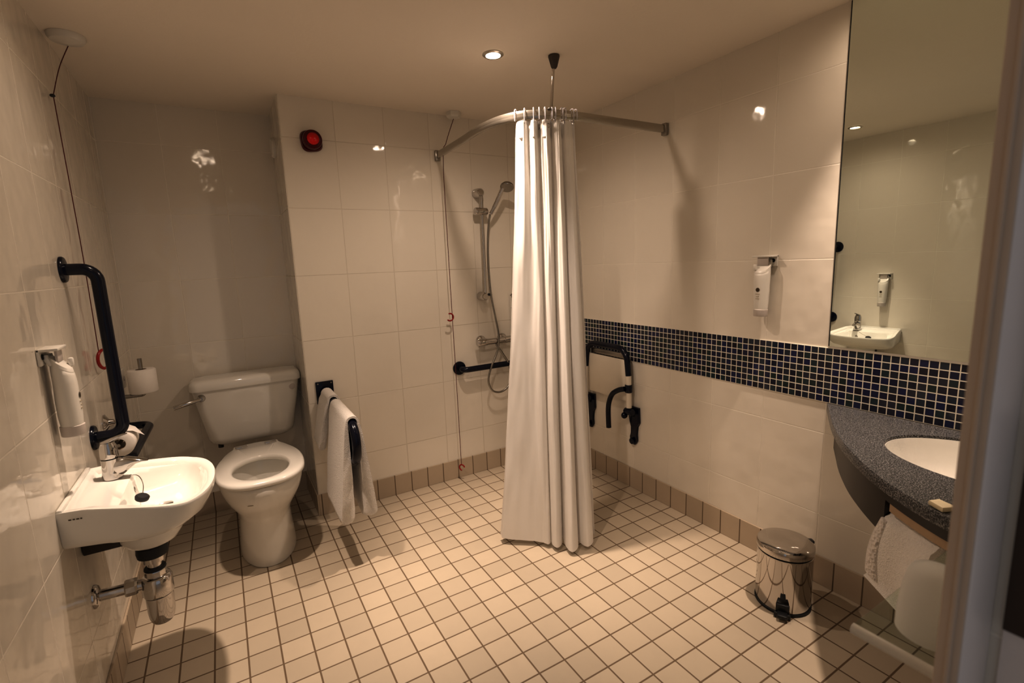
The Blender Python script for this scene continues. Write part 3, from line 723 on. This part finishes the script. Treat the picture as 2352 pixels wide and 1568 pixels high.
for k in range(5):
    f = k / 4 * .036; row = []
    for i, (a, b_) in enumerate(zip(tt, bb)):
        s_ = a.x + (b_.x - a.x) * f; q_ = a.y + (b_.y - a.y) * f
        row.append(C0 + CR * s_ + CQ * (q_ - .0018) + V((0, 0, ZT + .001 + (ZB - ZT) * f)))
    hem.append(row)
MB().loft(hem, False, False, closed=False).build('header_tape', 'fabric', ct, ang=180)
for i in (52, 60, 76):
    p = C0 + CR * tt[i].x + CQ * (tt[i].y - .004) + V((0, 0, ZT - .022))
    ring_c(p, .0075, .0016, 0, 2 * PI, CR, (0, 0, 1)).build('eyelet', 'satin', ct)
for k in range(11):
    i = int(4 + k * 16.5); i = min(i, len(tt) - 2)
    # hook wraps the nearest point of the rail
    pc = C0 + CR * tt[i].x + CQ * tt[i].y
    j = min(range(len(path)), key=lambda q: (V((path[q].x, path[q].y, 0)) - V((pc.x, pc.y, 0))).length)
    a_ = path[max(j - 1, 0)]; b2 = path[min(j + 1, len(path) - 1)]; dv = (b2 - a_); u_ = max(0, min(1, (V((pc.x, pc.y, RZ)) - a_).dot(dv) / dv.length_squared)); rp = a_ + dv * u_
    tg = dv.normalized(); nn = V((tg.y, -tg.x, 0))
    hp = [V((pc.x, pc.y, ZT - .012)), V((pc.x, pc.y, ZT + .002)), rp + nn * -.014 + V((0, 0, -.020)), rp + nn * -.016 + V((0, 0, 0)), rp + nn * -.010 + V((0, 0, .024)), rp + nn * .010 + V((0, 0, .024)), rp + nn * .015 + V((0, 0, 0)), rp + nn * .012 + V((0, 0, -.022))]
    MB().tube(catmull(hp, 4), .0022, 6).build('curtain_hook', 'clearhook', ct)

# ------------------------------------------------------------------ fold-down shower seat on the right wall
t = thing('fold_up_shower_seat', 'navy and cream tubular shower seat folded up against the right wall', 'shower seat', (XR, -.55, .4))
SX = XR - .048
ya, yb = -.735, -.362
MB().tube(fillet([(SX, ya + .004, .668), (SX, ya + .022, .815), (SX, yb - .022, .815), (SX, yb - .004, .668)], .075, 10), .0165, 18).build('seat_frame', 'navy', t)
for y in (ya, yb): MB().tube([(SX, y + (.004 if y == ya else -.004), .669), (SX, y, .488)], .0158, 18).build('frame_leg', 'cream', t)
MB().box((XR - .030, (ya + yb) / 2, .632), (.016, yb - ya - .045, .235), .006).build('seat_panel', 'cream', t)
MB().box((XR - .030, (ya + yb) / 2, .770), (.022, yb - ya - .085, .030), .006).build('shaded_bevel_strip', 'satin', t)  # grey strip standing in for shade on the panel's top bevel
for y in (ya, yb):
    P = [(.036, .487), (-.040, .487), (-.044, .40), (-.024, .375), (-.020, .335), (-.026, .315), (-.027, .292), (-.012, .268), (.008, .268), (.024, .286), (.026, .312), (.014, .335), (.014, .370), (.030, .40), (.036, .43)]
    hp_ = MB().prism([(XR - .001, y + a, z) for a, z in P], (-.016, 0, 0), .003).build('hinge_plate', 'navy', t)
    MB().lathe([(.017, -.03), (.019, -.027), (.019, .025), (.016, .029)], (SX, y, .465), (0, 1, 0), 20).build('pivot_knuckle', 'navy', hp_)
    MB().lathe([(.016, .016), (.018, .019), (.017, .030), (.010, .034)], (XR, y, .29), (-1, 0, 0), 20).build('foot_cap', 'navy', hp_)
    MB().sphere((SX - .006, y + .030, .438), .019, (1, .9, 1), 16).build('stop_buffer', 'navy', hp_)
am = MB().tube(catmull([(SX - .022, ya + .012, .596), (SX - .036, ya + .045, .585), (SX - .044, ya + .085, .556), (SX - .046, ya + .110, .505), (SX - .046, ya + .118, .45), (SX - .046, ya + .114, .352)], 8), .0145, 16).build('arm_rest', 'navy', t)
MB().lathe([(.019, -.022), (.021, -.018), (.021, .018), (.019, .022)], (SX, ya + .003, .597), (0, 0, 1), 18).build('arm_clamp', 'navy', am)

# ------------------------------------------------------------------ vanity counter, basin, towel, shelf
cpts = [(XR, -1.730), (1.640, -1.752), (1.563, -1.796), (1.450, -1.862), (1.330, -1.944), (1.250, -2.010), (1.191, -2.065), (1.140, -2.118), (1.097, -2.173), (1.055, -2.238), (1.026, -2.296), (1.006, -2.37), (.998, -2.44), (.996, YF + .001)]
edge = [V((p.x, p.y, 0)) for p in catmull([(x, y, 0) for x, y in cpts], 4)]
vt = thing('vanity_counter', 'dark speckled granite vanity counter with curved brown apron below the mirror', 'counter', (1.4, -2.2, .58))
# granite top with an elliptical basin cut-out: outer boundary resampled radially to match the ellipse
EC, EA, EB = V((1.445, -2.275, 0)), .185, .250
outl = edge + [V((XR - .0005, YF + .001, 0))]
def rad(ang):
    dr = V((math.cos(ang), math.sin(ang), 0)); best = None; k = len(outl)
    for i in range(k):
        a, b_ = outl[i], outl[(i + 1) % k]; e = b_ - a; den = dr.x * e.y - dr.y * e.x
        if abs(den) < 1e-9: continue
        w = a - EC; s = (w.x * e.y - w.y * e.x) / den; u = (w.x * dr.y - w.y * dr.x) / den
        if s > 0 and -1e-6 <= u <= 1 + 1e-6 and (best is None or s < best): best = s
    return EC + dr * best
angs = sorted(set([round(2 * PI * i / 120, 5) for i in range(120)] + [round(math.atan2(p.y - EC.y, p.x - EC.x) % (2 * PI), 5) for p in (outl[0], outl[-1], outl[-2])]))
def outer(z, ins=0.):
    r = []
    for a in angs:
        p = rad(a); d_ = (p - EC); r.append(p - d_.normalized() * ins + V((0, 0, z)))
    return r
def ell(z, k=1.): return [EC + V((EA * k * math.cos(a), EB * k * math.sin(a), z)) for a in angs]
MB().loft([ell(.7305), outer(.710), outer(.713), outer(.736), outer(.739, .002), ell(.739, 1.006), ell(.737), ell(.7305)], False, False).build('granite_top', 'granite', vt, ang=35)
bw = MB()
bw.loft([ell(.7302, 1.012), ell(.708, 1.008), ell(.66, .96), ell(.61, .82), ell(.575, .5), ell(.570, .12), ell(.578, .1), ell(.582, .5), ell(.618, .76), ell(.665, .90), ell(.712, .965), ell(.7300, .992), ell(.7302, 1.012)], False, False)
bw.build('undermount_basin', 'china', vt, ang=60)
# apron following the curve, set back under the top, with the towel opening cut out of its lower half
def inset_edge(d_):
    out = []
    for i, p in enumerate(edge):
        tg = (edge[min(i + 1, len(edge) - 1)] - edge[max(i - 1, 0)]).normalized(); nn = V((tg.y, -tg.x, 0))
        if nn.dot(EC - p) < 0: nn = -nn
        q = p + nn * d_; q.x = min(q.x, XR - .001); q.y = max(q.y, YF + .002); out.append(q)
    return out
e1, e2 = inset_edge(.028), inset_edge(.046)
sp_ = next(i for i, p in enumerate(e1) if p.y < -2.135)
def strip(i0, i1, z0, z1, fade=False):
    rg = []
    for i in range(i0, i1 + 1):
        rg.append([e1[i] + V((0, 0, z0)), e1[i] + V((0, 0, z1)), e2[i] + V((0, 0, z1)), e2[i] + V((0, 0, z0))])
    return MB().loft(rg)
i0 = next(i for i, p in enumerate(e1) if p.x < XR - .0015)
strip(i0, sp_, .575, .7095).build('apron', 'apron', vt, ang=40)
strip(sp_, len(e1) - 1, .670, .7095).build('apron', 'apron', vt, ang=40)
e1, e2 = inset_edge(.030), inset_edge(.046)
strip(sp_ + 1, len(e1) - 1, .648, .6695).build('towel_bar', 'wood', vt, ang=40)

tw0 = V((1.178, -2.158, 0)); tt_ = V((-.62, -.785, 0)).normalized(); tn = V((-tt_.y, tt_.x, 0))
if tn.x > 0: tn = -tn
tn = V((-.785, .62, 0)).normalized()
bar0 = inset_edge(.050)[sp_]
def vt_towel():
    rg = []; n_ = 18
    for k in range(n_ + 1):
        f = k / n_; c0 = bar0 + tt_ * (.004 + .165 * f) - tn * .006 - V((0, 0, bar0.z)); c = c0
        L = []; zt, zb_, zb2 = .646, .447, .458
        fl = lambda q: c - tt_ * (.034 * q * (1 - f) ** 2)
        for j in range(10): z = zb_ + (zt - .02 - zb_) * j / 9; q = (zt - z) / (zt - zb_); L.append(fl(q) + tn * (.020 + .018 * q + .014 * math.sin(PI * min(1, q)) + .004 * math.sin(9 * f)) + V((0, 0, z + .004 * math.sin(6 * f))))
        for j in range(1, 8): a = PI * j / 8; L.append(c + tn * (.020 * math.cos(a)) + V((0, 0, zt - .02 + .020 * math.sin(a))))
        for j in range(10): z = zt - .02 + (zb2 - zt + .02) * j / 9; q = (zt - z) / (zt - zb2); L.append(fl(q) + tn * (-.020 - .014 * q) + V((0, 0, z)))
        c = fl(1)
        xb = -.034
        for j in range(1, 4): L.append(c + tn * (xb + .010 * j) + V((0, 0, zb2 - .012)))
        for j in range(1, 5): L.append(c + tn * (-.004 + .013 * j) + V((0, 0, zb2 - .012 + (zb_ - zb2) * j / 5)))
        rg.append(L)
    return rg
rg = vt_towel()
t = thing('guest_towel', 'white towel hanging from the wooden bar under the granite counter', 'towel', bar0 + V((0, 0, .42)))
MB().loft(rg, False, True).build('folded_cloth', 'towel', t, ang=80)
st = []
for j in range(16):                                   # looped terry border along the left edge of the front flap
    q = .12 + .86 * j / 15; z = .646 - q * (.646 - .447)
    base = bar0 + tt_ * .004 - tn * .006 - V((0, 0, bar0.z)) - tt_ * (.034 * q) + tn * (.0225 + .018 * q + .014 * math.sin(PI * q)) + V((0, 0, z))
    w_ = .016 + .034 * q
    st.append([base - tt_ * .004 - tn * .006, base - tt_ * .003 + tn * .003, base + tt_ * (w_ * .4) + tn * .006, base + tt_ * w_ + tn * .004, base + tt_ * (w_ + .002) - tn * .004])
MB().loft(st).build('looped_border', 'terry', t, ang=80)

# glass shelf on the front wall beside the doorway, with tumbler and a soap packet on the counter
t = thing('glass_shelf', 'clear glass shelf with thick rounded edge in front of the counter', 'shelf', (.75, YF, .80))
SHZ = .800
MB().box((.72, (YF + .001 - 2.378) / 2, SHZ - .005), (.55, -2.378 - YF - .001, .008), .0035, None, 3).build('glass_plate', 'glass', t)
MB().tube([(.448, -2.380, SHZ - .005), (.448, YF + .002, SHZ - .005)], .0072, 14).build('edge_rail', 'acrylic', t)
for x in (.60, .92): MB().box((x, YF + .012, SHZ - .014), (.022, .022, .010), .002).build('shelf_bracket', 'chrome', t)
t = thing('glass_tumbler', 'frosted glass tumbler upside down on the glass shelf', 'tumbler', (.519, -2.447, SHZ))
TC = (.514, -2.442, SHZ + .0005)
MB().lathe([(.0370, 0), (.0366, .024), (.0335, .060), (.0295, .080), (.0255, .0895), (.016, .0940), (.0001, .0948), (.0001, .0885), (.014, .0875), (.023, .0840), (.0272, .0765), (.0315, .059), (.0348, .024), (.0352, 0), (.0370, 0)], TC, (0, 0, 1), 40, False).build('glass', 'frost', t, ang=60)
o = MB().prism([(1.082, -2.266, .7395), (1.056, -2.256, .7395), (1.038, -2.287, .7395), (1.068, -2.302, .7395)], (0, 0, .012), .003).build('soap_packet', 'card')
tag(o, 'small beige wrapped soap packet on the front edge of the granite counter', 'soap')

# pedal bin
bc = (1.462, -1.725)
t = thing('pedal_bin', 'polished steel pedal bin on the floor by the right wall', 'bin', (*bc, 0))
MB().lathe([(.094, .001), (.0955, .004), (.0955, .010), (.093, .012)], (*bc, 0), n=56).build('base_ring', 'rubber', t)
MB().lathe([(.092, .011), (.0935, .014), (.0935, .205), (.0950, .208), (.0950, .213), (.092, .215)], (*bc, 0), n=64).build('body', 'steel', t)
MB().lathe([(.094, .2185), (.0960, .220), (.0965, .238), (.094, .244), (.082, .249), (.05, .2525), (.0001, .2535)], (*bc, 0), n=64, caps=False).build('lid', 'steel', t, ang=25)
MB().lathe([(.091, .213), (.091, .220)], (*bc, 0), n=48).build('lid_seal', 'rubber', t)
MB().box((bc[0] + .075, bc[1] - .045, .2405), (.03, .022, .012), .003, Matrix.Rotation(-.54, 3, 'Z')).build('lid_hinge', 'black', t)
pd = V((-.86, -.50, 0)).normalized(); rz = Matrix.Rotation(math.atan2(pd.y, pd.x), 3, 'Z')
pm = MB(); pc_ = V((*bc, 0)) + pd * .098
pm.box(pc_ + V((0, 0, .032)), (.014, .044, .036), .004, rz); pm.box(pc_ + pd * .016 + V((0, 0, .018)), (.036, .034, .014), .004, rz)
pm.box(pc_ + pd * .010 + V((0, 0, .012)), (.012, .054, .018), .003, rz)
pm.build('pedal', 'black', t)

# ------------------------------------------------------------------ camera, world
cam = bpy.data.cameras.new('camera'); co = bpy.data.objects.new('camera', cam); C.objects.link(co)
fwd = V((.50099024, .85071507, -.15903664)); up = V((.1122708, .11832422, .98660765))
rt = fwd.cross(up).normalized(); up = rt.cross(fwd).normalized()
mx = Matrix((rt, up, -fwd)).transposed().to_4x4(); mx.translation = V((-.24254703, -2.6636266, 1.30447595))
co.matrix_world = mx
cam.sensor_width = 36; cam.lens = 1121.74 / 2352 * 36; cam.clip_start = .02
cam.dof.use_dof = True; cam.dof.focus_distance = 2.4; cam.dof.aperture_fstop = 5.0
S.camera = co
w = bpy.data.worlds.new('hallway'); S.world = w; w.use_nodes = True
bg = w.node_tree.nodes['Background']; bg.inputs[0].default_value = (.56, .57, .62, 1); bg.inputs[1].default_value = .34
S.view_settings.view_transform = 'Standard'
S.view_settings.look = 'None'
S.view_settings.exposure = 0.68
S.view_settings.gamma = 0.76
S.cycles.max_bounces = 10; S.cycles.sample_clamp_indirect = 6
S.cycles.use_denoising = True
